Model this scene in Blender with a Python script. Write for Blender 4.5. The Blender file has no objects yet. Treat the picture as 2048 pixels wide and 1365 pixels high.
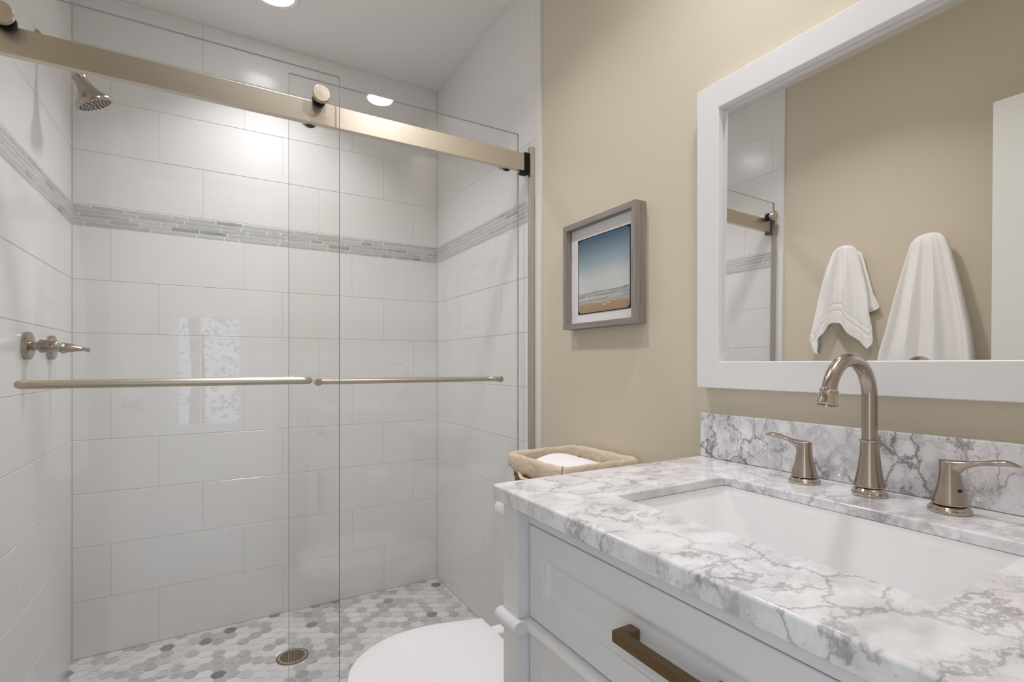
import bpy, bmesh, math, random
from mathutils import Vector, Matrix
C = bpy.context.scene.collection
S = bpy.context.scene
R = math.radians
PI = math.pi
H = 1.115                       # camera height above the floor

# ------------------------------------------------------------------ camera, world, exposure
cam_d = bpy.data.cameras.new('camera')
cam = bpy.data.objects.new('camera', cam_d); C.objects.link(cam)
cam.location = (0, 0, H)
cam.rotation_euler = (R(90), 0, R(-30.26))
cam_d.sensor_fit = 'HORIZONTAL'; cam_d.sensor_width = 36
cam_d.lens = 36 * 1010 / 2048
cam_d.shift_y = 46.5 / 2048
cam_d.clip_start = 0.01
S.camera = cam

world = bpy.data.worlds.new('world'); S.world = world
world.use_nodes = True
bg = world.node_tree.nodes['Background']
bg.inputs['Color'].default_value = (0.78, 0.88, 1.0, 1)
bg.inputs['Strength'].default_value = 1.35

S.view_settings.view_transform = 'Standard'
S.view_settings.look = 'None'
S.view_settings.exposure = 0.74
S.view_settings.gamma = 1.0
S.view_settings.use_curve_mapping = False
S.cycles.max_bounces = 14
S.cycles.diffuse_bounces = 7
S.cycles.glossy_bounces = 8
S.cycles.transparent_max_bounces = 16
S.cycles.use_denoising = True

CAN_SHOWER = 2.7                # watts of the three recessed lights
CAN_CENTRE = 3.1
CAN_VANITY = 2.7
CAN_COL = (0.99, 0.955, 0.985)

# ------------------------------------------------------------------ room measures (z given above the camera, + H)
XL, XR = -0.472, 0.990          # tiled side walls of the shower
PL, PR = -0.480, 0.998          # painted walls
YB = 2.470                      # tiled back wall
YT = 1.512                      # front edge of the side tiling
ZC = H + 1.420                  # ceiling
YF = 0.030                      # door wall, room side

# ------------------------------------------------------------------ materials
def nodes_of(name):
    m = bpy.data.materials.new(name); m.use_nodes = True
    nt = m.node_tree; b = nt.nodes['Principled BSDF']
    return m, nt, b
def N(nt, t, **kw):
    n = nt.nodes.new(t)
    for k, v in kw.items():
        if hasattr(n, k): setattr(n, k, v)
        else: n.inputs[k].default_value = v
    return n
def L(nt, a, b): nt.links.new(a, b)
def mat(name, col, rough=0.5, metal=0.0, spec=0.5, coat=0.0):
    m, nt, b = nodes_of(name)
    b.inputs['Base Color'].default_value = (*col, 1); b.inputs['Roughness'].default_value = rough
    b.inputs['Metallic'].default_value = metal; b.inputs['Specular IOR Level'].default_value = spec
    b.inputs['Coat Weight'].default_value = coat
    return m
def add_bump(m, scale=(60, 60, 60), nscale=1.0, strength=0.1, dist=0.001, detail=3.0):
    nt = m.node_tree; b = nt.nodes['Principled BSDF']
    tc = N(nt, 'ShaderNodeTexCoord'); mp = N(nt, 'ShaderNodeMapping'); mp.inputs['Scale'].default_value = scale
    nz = N(nt, 'ShaderNodeTexNoise'); nz.inputs['Scale'].default_value = nscale; nz.inputs['Detail'].default_value = detail
    bp = N(nt, 'ShaderNodeBump'); bp.inputs['Strength'].default_value = strength; bp.inputs['Distance'].default_value = dist
    L(nt, tc.outputs['Object'], mp.inputs['Vector']); L(nt, mp.outputs['Vector'], nz.inputs['Vector'])
    L(nt, nz.outputs['Fac'], bp.inputs['Height']); L(nt, bp.outputs['Normal'], b.inputs['Normal'])
    return m
def ramp(nt, fac, stops):
    r = N(nt, 'ShaderNodeValToRGB'); e = r.color_ramp.elements
    while len(e) > len(stops): e.remove(e[-1])
    while len(e) < len(stops): e.new(0.5)
    for i, (p, c) in enumerate(stops):
        e[i].position = p; e[i].color = (*c, 1) if len(c) == 3 else c
    L(nt, fac, r.inputs['Fac'])
    return r

M = {}
M['tile'] = add_bump(mat('glazed_white_tile', (0.81, 0.81, 0.805), 0.21), (2.5, 2.5, 48), 1.0, 0.20, 0.002, 2.5)
M['grout'] = mat('pale_grout', (0.70, 0.70, 0.69), 0.85)
M['whitegrout'] = mat('white_grout', (0.88, 0.88, 0.87), 0.85)
M['paint'] = add_bump(mat('tan_wall_paint', (0.66, 0.60, 0.48), 0.42, spec=0.35), (1, 1, 1), 220, 0.06, 0.0006)
M['ceiling'] = mat('ceiling_paint', (0.86, 0.845, 0.83), 0.8, spec=0.2)
M['white'] = mat('white_satin_paint', (0.79, 0.79, 0.815), 0.32)
M['framewhite'] = mat('white_frame_paint', (0.79, 0.79, 0.80), 0.38)
M['doorwhite'] = mat('off_white_door_paint', (0.78, 0.79, 0.74), 0.35)
M['ceramic'] = mat('white_ceramic', (0.81, 0.81, 0.82), 0.07, coat=0.3)
M['seat'] = mat('white_seat_plastic', (0.80, 0.80, 0.81), 0.16)
M['rail'] = add_bump(mat('champagne_nickel', (0.60, 0.545, 0.46), 0.34, 1.0), (4, 400, 400), 1.0, 0.05, 0.0004)
M['nickel'] = add_bump(mat('brushed_nickel', (0.44, 0.375, 0.32), 0.22, 1.0), (300, 300, 6), 1.0, 0.04, 0.0003)
M['polished'] = mat('polished_nickel', (0.52, 0.46, 0.40), 0.10, 1.0)
M['bronze'] = add_bump(mat('brushed_bronze', (0.235, 0.165, 0.095), 0.36, 1.0), (300, 6, 300), 1.0, 0.05, 0.0003)
M['black'] = mat('black_plastic', (0.007, 0.006, 0.006), 0.5, spec=0.2)
M['dark'] = mat('dark_rubber', (0.02, 0.018, 0.016), 0.6)
M['brass'] = mat('antique_drain_bronze', (0.22, 0.165, 0.11), 0.42, 0.85)
M['red'] = mat('red_dot', (0.45, 0.04, 0.02), 0.4)
M['paper'] = mat('white_paper', (0.88, 0.88, 0.90), 0.8)
M['mat'] = mat('white_mat_board', (0.82, 0.82, 0.84), 0.8)
M['darkwood'] = mat('dark_void', (0.03, 0.03, 0.03), 0.8)
M['floor'] = mat('beige_floor_tile', (0.50, 0.45, 0.38), 0.4)
M['hallwall'] = mat('pale_hall_paint', (0.62, 0.62, 0.60), 0.7)
M['hallfloor'] = mat('pale_hall_floor', (0.46, 0.46, 0.48), 0.35)
M['leafgreen'] = mat('leaf_green', (0.10, 0.17, 0.06), 0.6)
M['bark'] = mat('bark_brown', (0.10, 0.075, 0.05), 0.9)
M['mirror'] = mat('silvered_mirror', (0.925, 0.92, 0.925), 0.0, 1.0)
M['linen'] = add_bump(mat('beige_linen', (0.66, 0.56, 0.43), 0.9, spec=0.1), (1, 1, 1), 55, 0.8, 0.006)
M['terry'] = add_bump(mat('white_terry', (0.90, 0.89, 0.87), 0.95, spec=0.1), (1, 1, 1), 420, 0.6, 0.0016)
M['terry'].node_tree.nodes['Principled BSDF'].inputs['Sheen Weight'].default_value = 0.2

def emit(name, col, s):
    m = bpy.data.materials.new(name); m.use_nodes = True; nt = m.node_tree
    nt.nodes.clear(); e = N(nt, 'ShaderNodeEmission'); o = N(nt, 'ShaderNodeOutputMaterial')
    e.inputs['Color'].default_value = (*col, 1); e.inputs['Strength'].default_value = s
    L(nt, e.outputs[0], o.inputs['Surface']); return m
M['lens'] = emit('lamp_lens', CAN_COL, 9.0)

def glass_mat(name, tint):
    m = bpy.data.materials.new(name); m.use_nodes = True; nt = m.node_tree
    nt.nodes.clear(); o = N(nt, 'ShaderNodeOutputMaterial')
    tr = N(nt, 'ShaderNodeBsdfTransparent'); tr.inputs['Color'].default_value = (*tint, 1)
    gl = N(nt, 'ShaderNodeBsdfGlossy'); gl.inputs['Roughness'].default_value = 0.0
    geo = N(nt, 'ShaderNodeNewGeometry')
    io = N(nt, 'ShaderNodeMapRange'); io.inputs['To Min'].default_value = 1.5; io.inputs['To Max'].default_value = 1 / 1.5
    fr = N(nt, 'ShaderNodeFresnel'); mx = N(nt, 'ShaderNodeMixShader')
    L(nt, geo.outputs['Backfacing'], io.inputs['Value']); L(nt, io.outputs['Result'], fr.inputs['IOR'])
    L(nt, fr.outputs[0], mx.inputs[0]); L(nt, tr.outputs[0], mx.inputs[1]); L(nt, gl.outputs[0], mx.inputs[2])
    L(nt, mx.outputs[0], o.inputs['Surface'])
    return m
M['glass'] = glass_mat('clear_shower_glass', (0.997, 0.999, 0.997))
M['glassedge'] = mat('polished_glass_edge', (0.26, 0.30, 0.29), 0.10, spec=0.8)

def marble_mat(name, scale=1.0, contrast=1.0):
    m, nt, b = nodes_of(name)
    tc = N(nt, 'ShaderNodeTexCoord')
    mp = N(nt, 'ShaderNodeMapping'); mp.inputs['Rotation'].default_value = (R(25), R(15), R(35)); mp.inputs['Scale'].default_value = (scale, scale * 1.35, scale)
    L(nt, tc.outputs['Object'], mp.inputs['Vector'])
    wn = N(nt, 'ShaderNodeTexNoise'); wn.inputs['Scale'].default_value = 9.0; wn.inputs['Detail'].default_value = 7.0; wn.inputs['Roughness'].default_value = 0.66
    L(nt, mp.outputs[0], wn.inputs['Vector'])
    sub = N(nt, 'ShaderNodeVectorMath', operation='SUBTRACT'); sub.inputs[1].default_value = (0.5, 0.5, 0.5); L(nt, wn.outputs['Color'], sub.inputs[0])
    scl = N(nt, 'ShaderNodeVectorMath', operation='SCALE'); scl.inputs['Scale'].default_value = 0.17; L(nt, sub.outputs[0], scl.inputs[0])
    add = N(nt, 'ShaderNodeVectorMath', operation='ADD'); L(nt, mp.outputs[0], add.inputs[0]); L(nt, scl.outputs[0], add.inputs[1])
    def vein(vs, w0):
        v = N(nt, 'ShaderNodeTexVoronoi', feature='DISTANCE_TO_EDGE'); v.inputs['Scale'].default_value = vs
        L(nt, add.outputs[0], v.inputs['Vector'])
        r = N(nt, 'ShaderNodeMapRange'); r.interpolation_type = 'SMOOTHSTEP'
        r.inputs['From Min'].default_value = 0.0; r.inputs['From Max'].default_value = w0
        r.inputs['To Min'].default_value = 1.0; r.inputs['To Max'].default_value = 0.0
        L(nt, v.outputs['Distance'], r.inputs['Value']); return r.outputs['Result']
    def patch(ns, lo, hi, off):
        o = N(nt, 'ShaderNodeVectorMath', operation='ADD'); o.inputs[1].default_value = off; L(nt, mp.outputs[0], o.inputs[0])
        n = N(nt, 'ShaderNodeTexNoise'); n.inputs['Scale'].default_value = ns; n.inputs['Detail'].default_value = 4.0; L(nt, o.outputs[0], n.inputs['Vector'])
        r = N(nt, 'ShaderNodeMapRange'); r.inputs['From Min'].default_value = lo; r.inputs['From Max'].default_value = hi; L(nt, n.outputs['Fac'], r.inputs['Value'])
        return r.outputs['Result']
    def mul(a, c):
        n = N(nt, 'ShaderNodeMath', operation='MULTIPLY'); L(nt, a, n.inputs[0])
        if isinstance(c, float): n.inputs[1].default_value = c
        else: L(nt, c, n.inputs[1])
        return n.outputs[0]
    def addm(a, c):
        n = N(nt, 'ShaderNodeMath', operation='ADD'); n.use_clamp = True; L(nt, a, n.inputs[0]); L(nt, c, n.inputs[1]); return n.outputs[0]
    v1 = mul(mul(vein(9.5, 0.06), patch(6.0, 0.38, 0.62, (3, 1, 2))), 0.54 * contrast)
    v2 = mul(mul(vein(21.0, 0.10), patch(9.0, 0.44, 0.70, (7, 5, 1))), 0.26 * contrast)
    v3 = mul(mul(vein(7.0, 0.16), patch(5.0, 0.42, 0.70, (1, 8, 4))), 0.34 * contrast)
    v4 = mul(mul(vein(15.0, 0.026), patch(4.5, 0.44, 0.60, (5, 9, 3))), 0.50 * contrast)
    cl = mul(patch(17.0, 0.44, 0.80, (11, 2, 9)), 0.42 * contrast)
    t = addm(addm(addm(addm(v1, v2), v3), v4), cl)
    rp = ramp(nt, t, [(0.0, (0.85, 0.855, 0.885)), (0.40, (0.60, 0.595, 0.615)), (1.0, (0.26, 0.245, 0.25))])
    L(nt, rp.outputs['Color'], b.inputs['Base Color'])
    b.inputs['Roughness'].default_value = 0.10
    return m
M['marble'] = marble_mat('white_veined_marble', 1.0, 1.0)
M['marble2'] = marble_mat('grey_veined_marble', 1.2, 1.5)

def attr_mat(name, rough, vein=0.0):
    m, nt, b = nodes_of(name)
    at = N(nt, 'ShaderNodeAttribute'); at.attribute_name = 'Col'
    if vein:
        tc = N(nt, 'ShaderNodeTexCoord')
        mp = N(nt, 'ShaderNodeMapping'); mp.inputs['Rotation'].default_value = (0, 0, R(40)); mp.inputs['Scale'].default_value = (14, 60, 60)
        nz = N(nt, 'ShaderNodeTexNoise'); nz.inputs['Scale'].default_value = 1.0; nz.inputs['Detail'].default_value = 5.0; nz.inputs['Distortion'].default_value = 1.2
        L(nt, tc.outputs['Object'], mp.inputs['Vector']); L(nt, mp.outputs[0], nz.inputs['Vector'])
        r = ramp(nt, nz.outputs['Fac'], [(0.30, (1 - vein, 1 - vein, 1 - vein)), (0.55, (1, 1, 1))])
        # the vein is stronger on the darker stones: mix by alpha of the stone's own colour
        mx = N(nt, 'ShaderNodeMix', data_type='RGBA', blend_type='MULTIPLY')
        L(nt, at.outputs['Alpha'], mx.inputs['Factor']); L(nt, at.outputs['Color'], mx.inputs[6]); L(nt, r.outputs['Color'], mx.inputs[7])
        L(nt, mx.outputs[2], b.inputs['Base Color'])
    else:
        L(nt, at.outputs['Color'], b.inputs['Base Color'])
    b.inputs['Roughness'].default_value = rough
    return m
M['mosaic'] = attr_mat('glass_and_stone_mosaic', 0.12, 0.35)
M['hex'] = attr_mat('hexagon_marble', 0.30, 0.40)

# driftwood frame, wicker and the beach print
def grain_mat(name, c0, c1, axis_scale, rough):
    m, nt, b = nodes_of(name)
    tc = N(nt, 'ShaderNodeTexCoord'); mp = N(nt, 'ShaderNodeMapping'); mp.inputs['Scale'].default_value = axis_scale
    nz = N(nt, 'ShaderNodeTexNoise'); nz.inputs['Scale'].default_value = 1.0; nz.inputs['Detail'].default_value = 4.0
    L(nt, tc.outputs['Object'], mp.inputs['Vector']); L(nt, mp.outputs[0], nz.inputs['Vector'])
    r = ramp(nt, nz.outputs['Fac'], [(0.3, c0), (0.7, c1)])
    L(nt, r.outputs['Color'], b.inputs['Base Color']); b.inputs['Roughness'].default_value = rough
    return m
M['driftwood_v'] = grain_mat('driftwood_upright', (0.20, 0.17, 0.155), (0.36, 0.325, 0.305), (420, 420, 9), 0.6)
M['driftwood_h'] = grain_mat('driftwood_rail', (0.20, 0.17, 0.155), (0.36, 0.325, 0.305), (420, 9, 420), 0.6)
M['wicker'] = grain_mat('brown_wicker', (0.16, 0.075, 0.03), (0.42, 0.23, 0.10), (90, 90, 90), 0.55)

def print_mat(y0, y1, z0, z1):
    """beach photograph: sky, sea with breakers, sand; u runs left to right, v upwards"""
    m, nt, b = nodes_of('beach_print')
    tc = N(nt, 'ShaderNodeTexCoord'); sp = N(nt, 'ShaderNodeSeparateXYZ'); L(nt, tc.outputs['Object'], sp.inputs[0])
    def mr(sock, a, c):
        r = N(nt, 'ShaderNodeMapRange'); r.inputs['From Min'].default_value = a; r.inputs['From Max'].default_value = c; L(nt, sock, r.inputs['Value']); return r.outputs['Result']
    u = mr(sp.outputs['Y'], y1, y0); v = mr(sp.outputs['Z'], z0, z1)
    nz = N(nt, 'ShaderNodeTexNoise'); nz.inputs['Scale'].default_value = 1.0; nz.inputs['Detail'].default_value = 5.0
    mp = N(nt, 'ShaderNodeMapping'); mp.inputs['Scale'].default_value = (40, 14, 190); L(nt, tc.outputs['Object'], mp.inputs['Vector']); L(nt, mp.outputs[0], nz.inputs['Vector'])
    w = N(nt, 'ShaderNodeMath', operation='MULTIPLY_ADD'); L(nt, nz.outputs['Fac'], w.inputs[0]); w.inputs[1].default_value = 0.085; 
    L(nt, v, w.inputs[2])
    r = ramp(nt, w.outputs[0], [(0.0, (0.36, 0.25, 0.15)), (0.165, (0.42, 0.31, 0.20)), (0.18, (0.52, 0.50, 0.46)), (0.215, (0.36, 0.37, 0.37)), (0.235, (0.60, 0.60, 0.58)),
                                (0.27, (0.30, 0.32, 0.31)), (0.285, (0.55, 0.56, 0.54)), (0.305, (0.24, 0.27, 0.27)), (0.315, (0.62, 0.63, 0.60)), (0.50, (0.56, 0.60, 0.60)), (0.70, (0.32, 0.40, 0.46)), (1.0, (0.085, 0.145, 0.215))])
    # darker photograph border with rounded corners
    def absd(s):
        a = N(nt, 'ShaderNodeMath', operation='SUBTRACT'); L(nt, s, a.inputs[0]); a.inputs[1].default_value = 0.5
        c = N(nt, 'ShaderNodeMath', operation='ABSOLUTE'); L(nt, a.outputs[0], c.inputs[0])
        d = N(nt, 'ShaderNodeMath', operation='SUBTRACT'); L(nt, c.outputs[0], d.inputs[0]); d.inputs[1].default_value = 0.425
        e = N(nt, 'ShaderNodeMath', operation='MAXIMUM'); L(nt, d.outputs[0], e.inputs[0]); e.inputs[1].default_value = 0.0
        f = N(nt, 'ShaderNodeMath', operation='POWER'); L(nt, e.outputs[0], f.inputs[0]); f.inputs[1].default_value = 2.0
        return f.outputs[0]
    s = N(nt, 'ShaderNodeMath', operation='ADD'); L(nt, absd(u), s.inputs[0]); L(nt, absd(v), s.inputs[1])
    g = N(nt, 'ShaderNodeMath', operation='GREATER_THAN'); L(nt, s.outputs[0], g.inputs[0]); g.inputs[1].default_value = 0.0625 ** 2
    mx = N(nt, 'ShaderNodeMix', data_type='RGBA'); L(nt, g.outputs[0], mx.inputs['Factor']); L(nt, r.outputs['Color'], mx.inputs[6]); mx.inputs[7].default_value = (0.018, 0.014, 0.014, 1)
    L(nt, mx.outputs[2], b.inputs['Base Color']); b.inputs['Roughness'].default_value = 0.5; b.inputs['Specular IOR Level'].default_value = 0.2
    return m

# ------------------------------------------------------------------ mesh helpers (all take room coordinates)
def merge(bm, src):
    me = bpy.data.meshes.new('tmp'); src.to_mesh(me); bm.from_mesh(me); bpy.data.meshes.remove(me); src.free()
def new(): return bmesh.new()
def box(bm, x0, x1, y0, y1, z0, z1, bev=0.0, seg=2, mi=0):
    t = bmesh.new()
    bmesh.ops.create_cube(t, size=1.0)
    for v in t.verts:
        v.co = Vector(((x0 + x1) / 2 + v.co.x * abs(x1 - x0), (y0 + y1) / 2 + v.co.y * abs(y1 - y0), (z0 + z1) / 2 + v.co.z * abs(z1 - z0)))
    if bev > 0: bmesh.ops.bevel(t, geom=list(t.edges), offset=bev, segments=seg, profile=0.5, affect='EDGES')
    for f in t.faces: f.material_index = mi
    merge(bm, t); return bm
def loft(bm, loops, closed=False, cap0=True, cap1=True, mi=0):
    t = bmesh.new(); n = len(loops[0])
    vs = [[t.verts.new(p) for p in lp] for lp in loops]
    m = len(vs)
    for i in range(m if closed else m - 1):
        a, b = vs[i], vs[(i + 1) % m]
        for j in range(n):
            k = (j + 1) % n
            f = t.faces.new((a[j], a[k], b[k], b[j])); f.material_index = mi
    if not closed:
        if cap0: t.faces.new(list(reversed(vs[0]))).material_index = mi
        if cap1: t.faces.new(vs[-1]).material_index = mi
    bmesh.ops.recalc_face_normals(t, faces=list(t.faces))
    merge(bm, t); return bm
def frame_of(d):
    d = Vector(d).normalized(); a = Vector((0, 0, 1)) if abs(d.z) < 0.9 else Vector((1, 0, 0))
    u = d.cross(a).normalized(); return u, d.cross(u).normalized(), d
def lathe(bm, o, d, prof, n=32, cap0=True, cap1=True, sx=1.0):
    u, w, d = frame_of(d); o = Vector(o)
    loops = [[o + d * h + (u * math.cos(2 * PI * k / n) * sx + w * math.sin(2 * PI * k / n)) * max(r, 1e-5) for k in range(n)] for r, h in prof]
    return loft(bm, loops, False, cap0, cap1)
def tube(bm, pts, rad, n=16, flat=1.0):
    pts = [Vector(p) for p in pts]; m = len(pts)
    if not isinstance(rad, (list, tuple)): rad = [rad] * m
    d0 = (pts[1] - pts[0]).normalized(); u, w, _ = frame_of(d0)
    loops = []
    for i, p in enumerate(pts):
        d = (pts[min(i + 1, m - 1)] - pts[max(i - 1, 0)]).normalized()
        u = (u - d * u.dot(d)).normalized(); w = d.cross(u)
        loops.append([p + (u * math.cos(2 * PI * k / n) + w * math.sin(2 * PI * k / n) * flat) * rad[i] for k in range(n)])
    return loft(bm, loops)
def rrect(x0, x1, y0, y1, r, n, z):
    out = []
    for cx, cy, a0 in ((x1 - r, y1 - r, 0), (x0 + r, y1 - r, 90), (x0 + r, y0 + r, 180), (x1 - r, y0 + r, 270)):
        for k in range(n + 1):
            a = R(a0 + 90 * k / n); out.append(Vector((cx + r * math.cos(a), cy + r * math.sin(a), z)))
    return out
def table(tb, x):
    if x <= tb[0][0]: return tb[0][1]
    for (a, p), (b, q) in zip(tb, tb[1:]):
        if x <= b: 
            k = (x - a) / (b - a); return p + (q - p) * k
    return tb[-1][1]
BASE = {}
def obj(name, bm, m, parent=None, smooth=30, **kw):
    me = bpy.data.meshes.new(name)
    if parent is not None: bmesh.ops.translate(bm, verts=bm.verts, vec=-Vector(BASE[parent.name]))
    bm.to_mesh(me); bm.free()
    for mm in (m if isinstance(m, (list, tuple)) else [m]): me.materials.append(mm)
    if smooth:
        for p in me.polygons: p.use_smooth = True
        me.set_sharp_from_angle(angle=R(smooth))
    o = bpy.data.objects.new(name, me); C.objects.link(o)
    if smooth and smooth <= 40:
        wn = o.modifiers.new('weighted_normals', 'WEIGHTED_NORMAL'); wn.keep_sharp = True; wn.weight = 100
    if parent is not None: o.parent = parent; BASE[o.name] = BASE[parent.name]
    else: BASE[o.name] = (0, 0, 0)
    for k, v in kw.items(): o[k] = v
    return o
def thing(name, label, cat, loc, group=None):
    o = bpy.data.objects.new(name, None); C.objects.link(o); o.location = loc; o.empty_display_size = 0.05
    BASE[o.name] = tuple(loc); o['label'] = label; o['category'] = cat
    if group: o['group'] = group
    return o
def copy_thing(src, offset, label):
    c = src.copy(); C.objects.link(c); c.location = Vector(src.location) + Vector(offset); c['label'] = label
    BASE[c.name] = tuple(c.location)
    def rec(a, b):
        for ch in a.children:
            d = ch.copy(); C.objects.link(d); d.parent = b; BASE[d.name] = BASE[c.name]; rec(ch, d)
    rec(src, c); return c
def struct(name, bm, m, parent=None, smooth=30, **kw):
    o = obj(name, bm, m, parent, smooth, **kw)
    if parent is None: o['kind'] = 'structure'
    return o
def colour_faces(o, cols, default=(0.7, 0.7, 0.7, 0)):
    a = o.data.color_attributes.new('Col', 'FLOAT_COLOR', 'CORNER')
    for p in o.data.polygons:
        c = cols[p.index] if p.index < len(cols) else default
        for li in p.loop_indices: a.data[li].color = c

# ------------------------------------------------------------------ the setting
def slab(name, m, *a, **kw): return struct(name, box(new(), *a), m, None, 0, **kw)
slab('floor', M['floor'], PL - 0.1, PR + 0.1, -0.12, YT, -0.06, 0.0)
slab('ceiling', M['ceiling'], PL - 0.1, PR + 0.1, -0.12, YB + 0.12, ZC, ZC + 0.06)
slab('wall_left', M['paint'], PL - 0.1, PL, YF, YT, 0, ZC)
slab('wall_right', M['paint'], PR, PR + 0.1, YF, YT - 0.004, 0, ZC)
bm = new()                                              # door wall: two piers and a lintel round the opening
box(bm, PL - 0.1, -0.36, -0.09, YF, 0, ZC); box(bm, 0.27, PR + 0.1, -0.09, YF, 0, ZC); box(bm, -0.36, 0.27, -0.09, YF, H + 0.95, ZC)
struct('wall_front', bm, M['paint'], None, 0)
bm = new()                                              # casing round the doorway on the room side
box(bm, -0.42, -0.36, YF, YF + 0.016, 0, H + 1.01, 0.003); box(bm, 0.27, 0.33, YF, YF + 0.016, 0, H + 1.01, 0.003); box(bm, -0.36, 0.27, YF, YF + 0.016, H + 0.95, H + 1.01, 0.003)
struct('trim_1', bm, M['doorwhite'])

ROWS_UP = [H + 0.608, H + 0.8115, H + 1.015, H + 1.2185, ZC]
ROWS_DN = [H + 0.525 - 0.2035 * k for k in range(8)] + [0.0]
TL = 0.457
def tile_wall(name, O, U, NRM, W, offs):
    """O: bottom corner on the tile face, U: unit vector along the wall, NRM: out of the wall; offs: first joint of the row over the mosaic, etc."""
    O, U, NRM = Vector(O), Vector(U), Vector(NRM); Z = Vector((0, 0, 1))
    bm = bmesh.new(); g, b = 0.0010, 0.0012
    EX = 0.09; E2 = 0.09 if name == 'wall_back' else 0.0
    P = lambda u, z, n: O + U * u + Z * z + NRM * n
    def tile(u0, u1, z0, z1):
        u0 += g; u1 -= g; z0 += g; z1 -= g
        if u1 - u0 < 0.004: return
        lo = [bm.verts.new(P(*q)) for q in ((u0, z0, -0.003), (u1, z0, -0.003), (u1, z1, -0.003), (u0, z1, -0.003))]
        md = [bm.verts.new(P(*q)) for q in ((u0, z0, -b), (u1, z0, -b), (u1, z1, -b), (u0, z1, -b))]
        hi = [bm.verts.new(P(*q)) for q in ((u0 + b, z0 + b, 0), (u1 - b, z0 + b, 0), (u1 - b, z1 - b, 0), (u0 + b, z1 - b, 0))]
        bm.faces.new(hi)
        for i in range(4):
            j = (i + 1) % 4
            bm.faces.new((md[i], md[j], hi[j], hi[i])); bm.faces.new((lo[i], lo[j], md[j], md[i]))
    rows = []
    for k in range(4): rows.append((ROWS_UP[k], ROWS_UP[k + 1], (offs[0] - 0.1525 * k) % TL))
    for k in range(8): rows.append((ROWS_DN[k + 1], ROWS_DN[k], (offs[1] + 0.1525 * k) % TL))
    for z0, z1, o in rows:
        u = o - TL
        while u < W:
            a, c = max(0, u), min(W, u + TL)
            if c > a: tile(a, c, z0, z1)
            u += TL
    # grout bed (a slab behind the tiles)
    q0 = [bm.verts.new(P(*q)) for q in ((-EX, -0.06, -0.0016), (W + E2, -0.06, -0.0016), (W + E2, ZC + 0.05, -0.0016), (-EX, ZC + 0.05, -0.0016))]
    q1 = [bm.verts.new(P(*q)) for q in ((-EX, -0.06, -0.09), (W + E2, -0.06, -0.09), (W + E2, ZC + 0.05, -0.09), (-EX, ZC + 0.05, -0.09))]
    fs = [bm.faces.new(q0), bm.faces.new(list(reversed(q1)))] + [bm.faces.new((q0[i], q1[i], q1[(i + 1) % 4], q0[(i + 1) % 4])) for i in range(4)]
    for f in fs: f.material_index = 1
    bmesh.ops.recalc_face_normals(bm, faces=list(bm.faces))
    return struct(name, bm, [M['tile'], M['grout']], None, 0)
def mosaic(parent, O, U, NRM, W, seed):
    rnd = random.Random(seed)
    O, U, NRM = Vector(O), Vector(U), Vector(NRM); Z = Vector((0, 0, 1))
    bm = bmesh.new(); cols = []; z0, z1 = H + 0.5265, H + 0.6065; hrow = (z1 - z0) / 5; g = 0.0014
    P = lambda u, z, n: O + U * u + Z * z + NRM * n
    for r in range(5):
        u = -rnd.uniform(0, 0.1)
        while u < W:
            ln = rnd.choice((0.055, 0.1, 0.1, 0.155, 0.205))
            a, c = max(0.001, u) + g, min(W, u + ln) - g
            if c - a > 0.004:
                zz0, zz1 = z0 + r * hrow + g, z0 + (r + 1) * hrow - g
                hi = [bm.verts.new(P(*q)) for q in ((a + .0008, zz0 + .0008, 0.0008), (c - .0008, zz0 + .0008, 0.0008), (c - .0008, zz1 - .0008, 0.0008), (a + .0008, zz1 - .0008, 0.0008))]
                lo = [bm.verts.new(P(*q)) for q in ((a, zz0, -0.0012), (c, zz0, -0.0012), (c, zz1, -0.0012), (a, zz1, -0.0012))]
                bm.faces.new(hi)
                for i in range(4): bm.faces.new((lo[i], lo[(i + 1) % 4], hi[(i + 1) % 4], hi[i]))
                if ln < 0.11 and rnd.random() < 0.35: k = rnd.uniform(0.34, 0.52); col = (k, k * 0.99, k * 0.98, 1.0)
                else: k = rnd.uniform(0.50, 0.60); col = (k * 0.98, k * 1.005, k, 0.12)
                cols += [col] * 5
            u += ln
    q = [bm.verts.new(P(*s)) for s in ((0, z0 - .002, -0.0006), (W, z0 - .002, -0.0006), (W, z1 + .002, -0.0006), (0, z1 + .002, -0.0006))]
    bm.faces.new(q).material_index = 1
    if NRM.dot(U.cross(Z)) < 0: bmesh.ops.reverse_faces(bm, faces=list(bm.faces))
    o = obj('mosaic_band', bm, [M['mosaic'], M['whitegrout']], parent, 0, label='grey glass and stone mosaic strips')
    colour_faces(o, cols)
    return o
wb = tile_wall('wall_back', (XL, YB, 0), (1, 0, 0), (0, -1, 0), XR - XL, (0.42, 0.115))
mosaic(wb, (XL, YB, 0), (1, 0, 0), (0, -1, 0), XR - XL, 5)
wl = tile_wall('wall_shower_left', (XL, YB, 0), (0, -1, 0), (1, 0, 0), YB - YT, (0.30, 0.30))
mosaic(wl, (XL, YB, 0), (0, -1, 0), (1, 0, 0), YB - YT, 8)
wr = tile_wall('wall_shower_right', (XR, YB, 0), (0, -1, 0), (-1, 0, 0), YB - YT, (0.445, 0.08))
mosaic(wr, (XR, YB, 0), (0, -1, 0), (-1, 0, 0), YB - YT, 11)
bm = new()                                              # white edge strips that finish the tiling
for x0, x1 in ((PL - 0.02, XL + 0.0012), (XR - 0.0012, PR + 0.02)): box(bm, x0, x1, YT - 0.014, YT + 0.0195, 0, ZC, 0.003)
struct('trim_2', bm, M['framewhite'])

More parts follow.
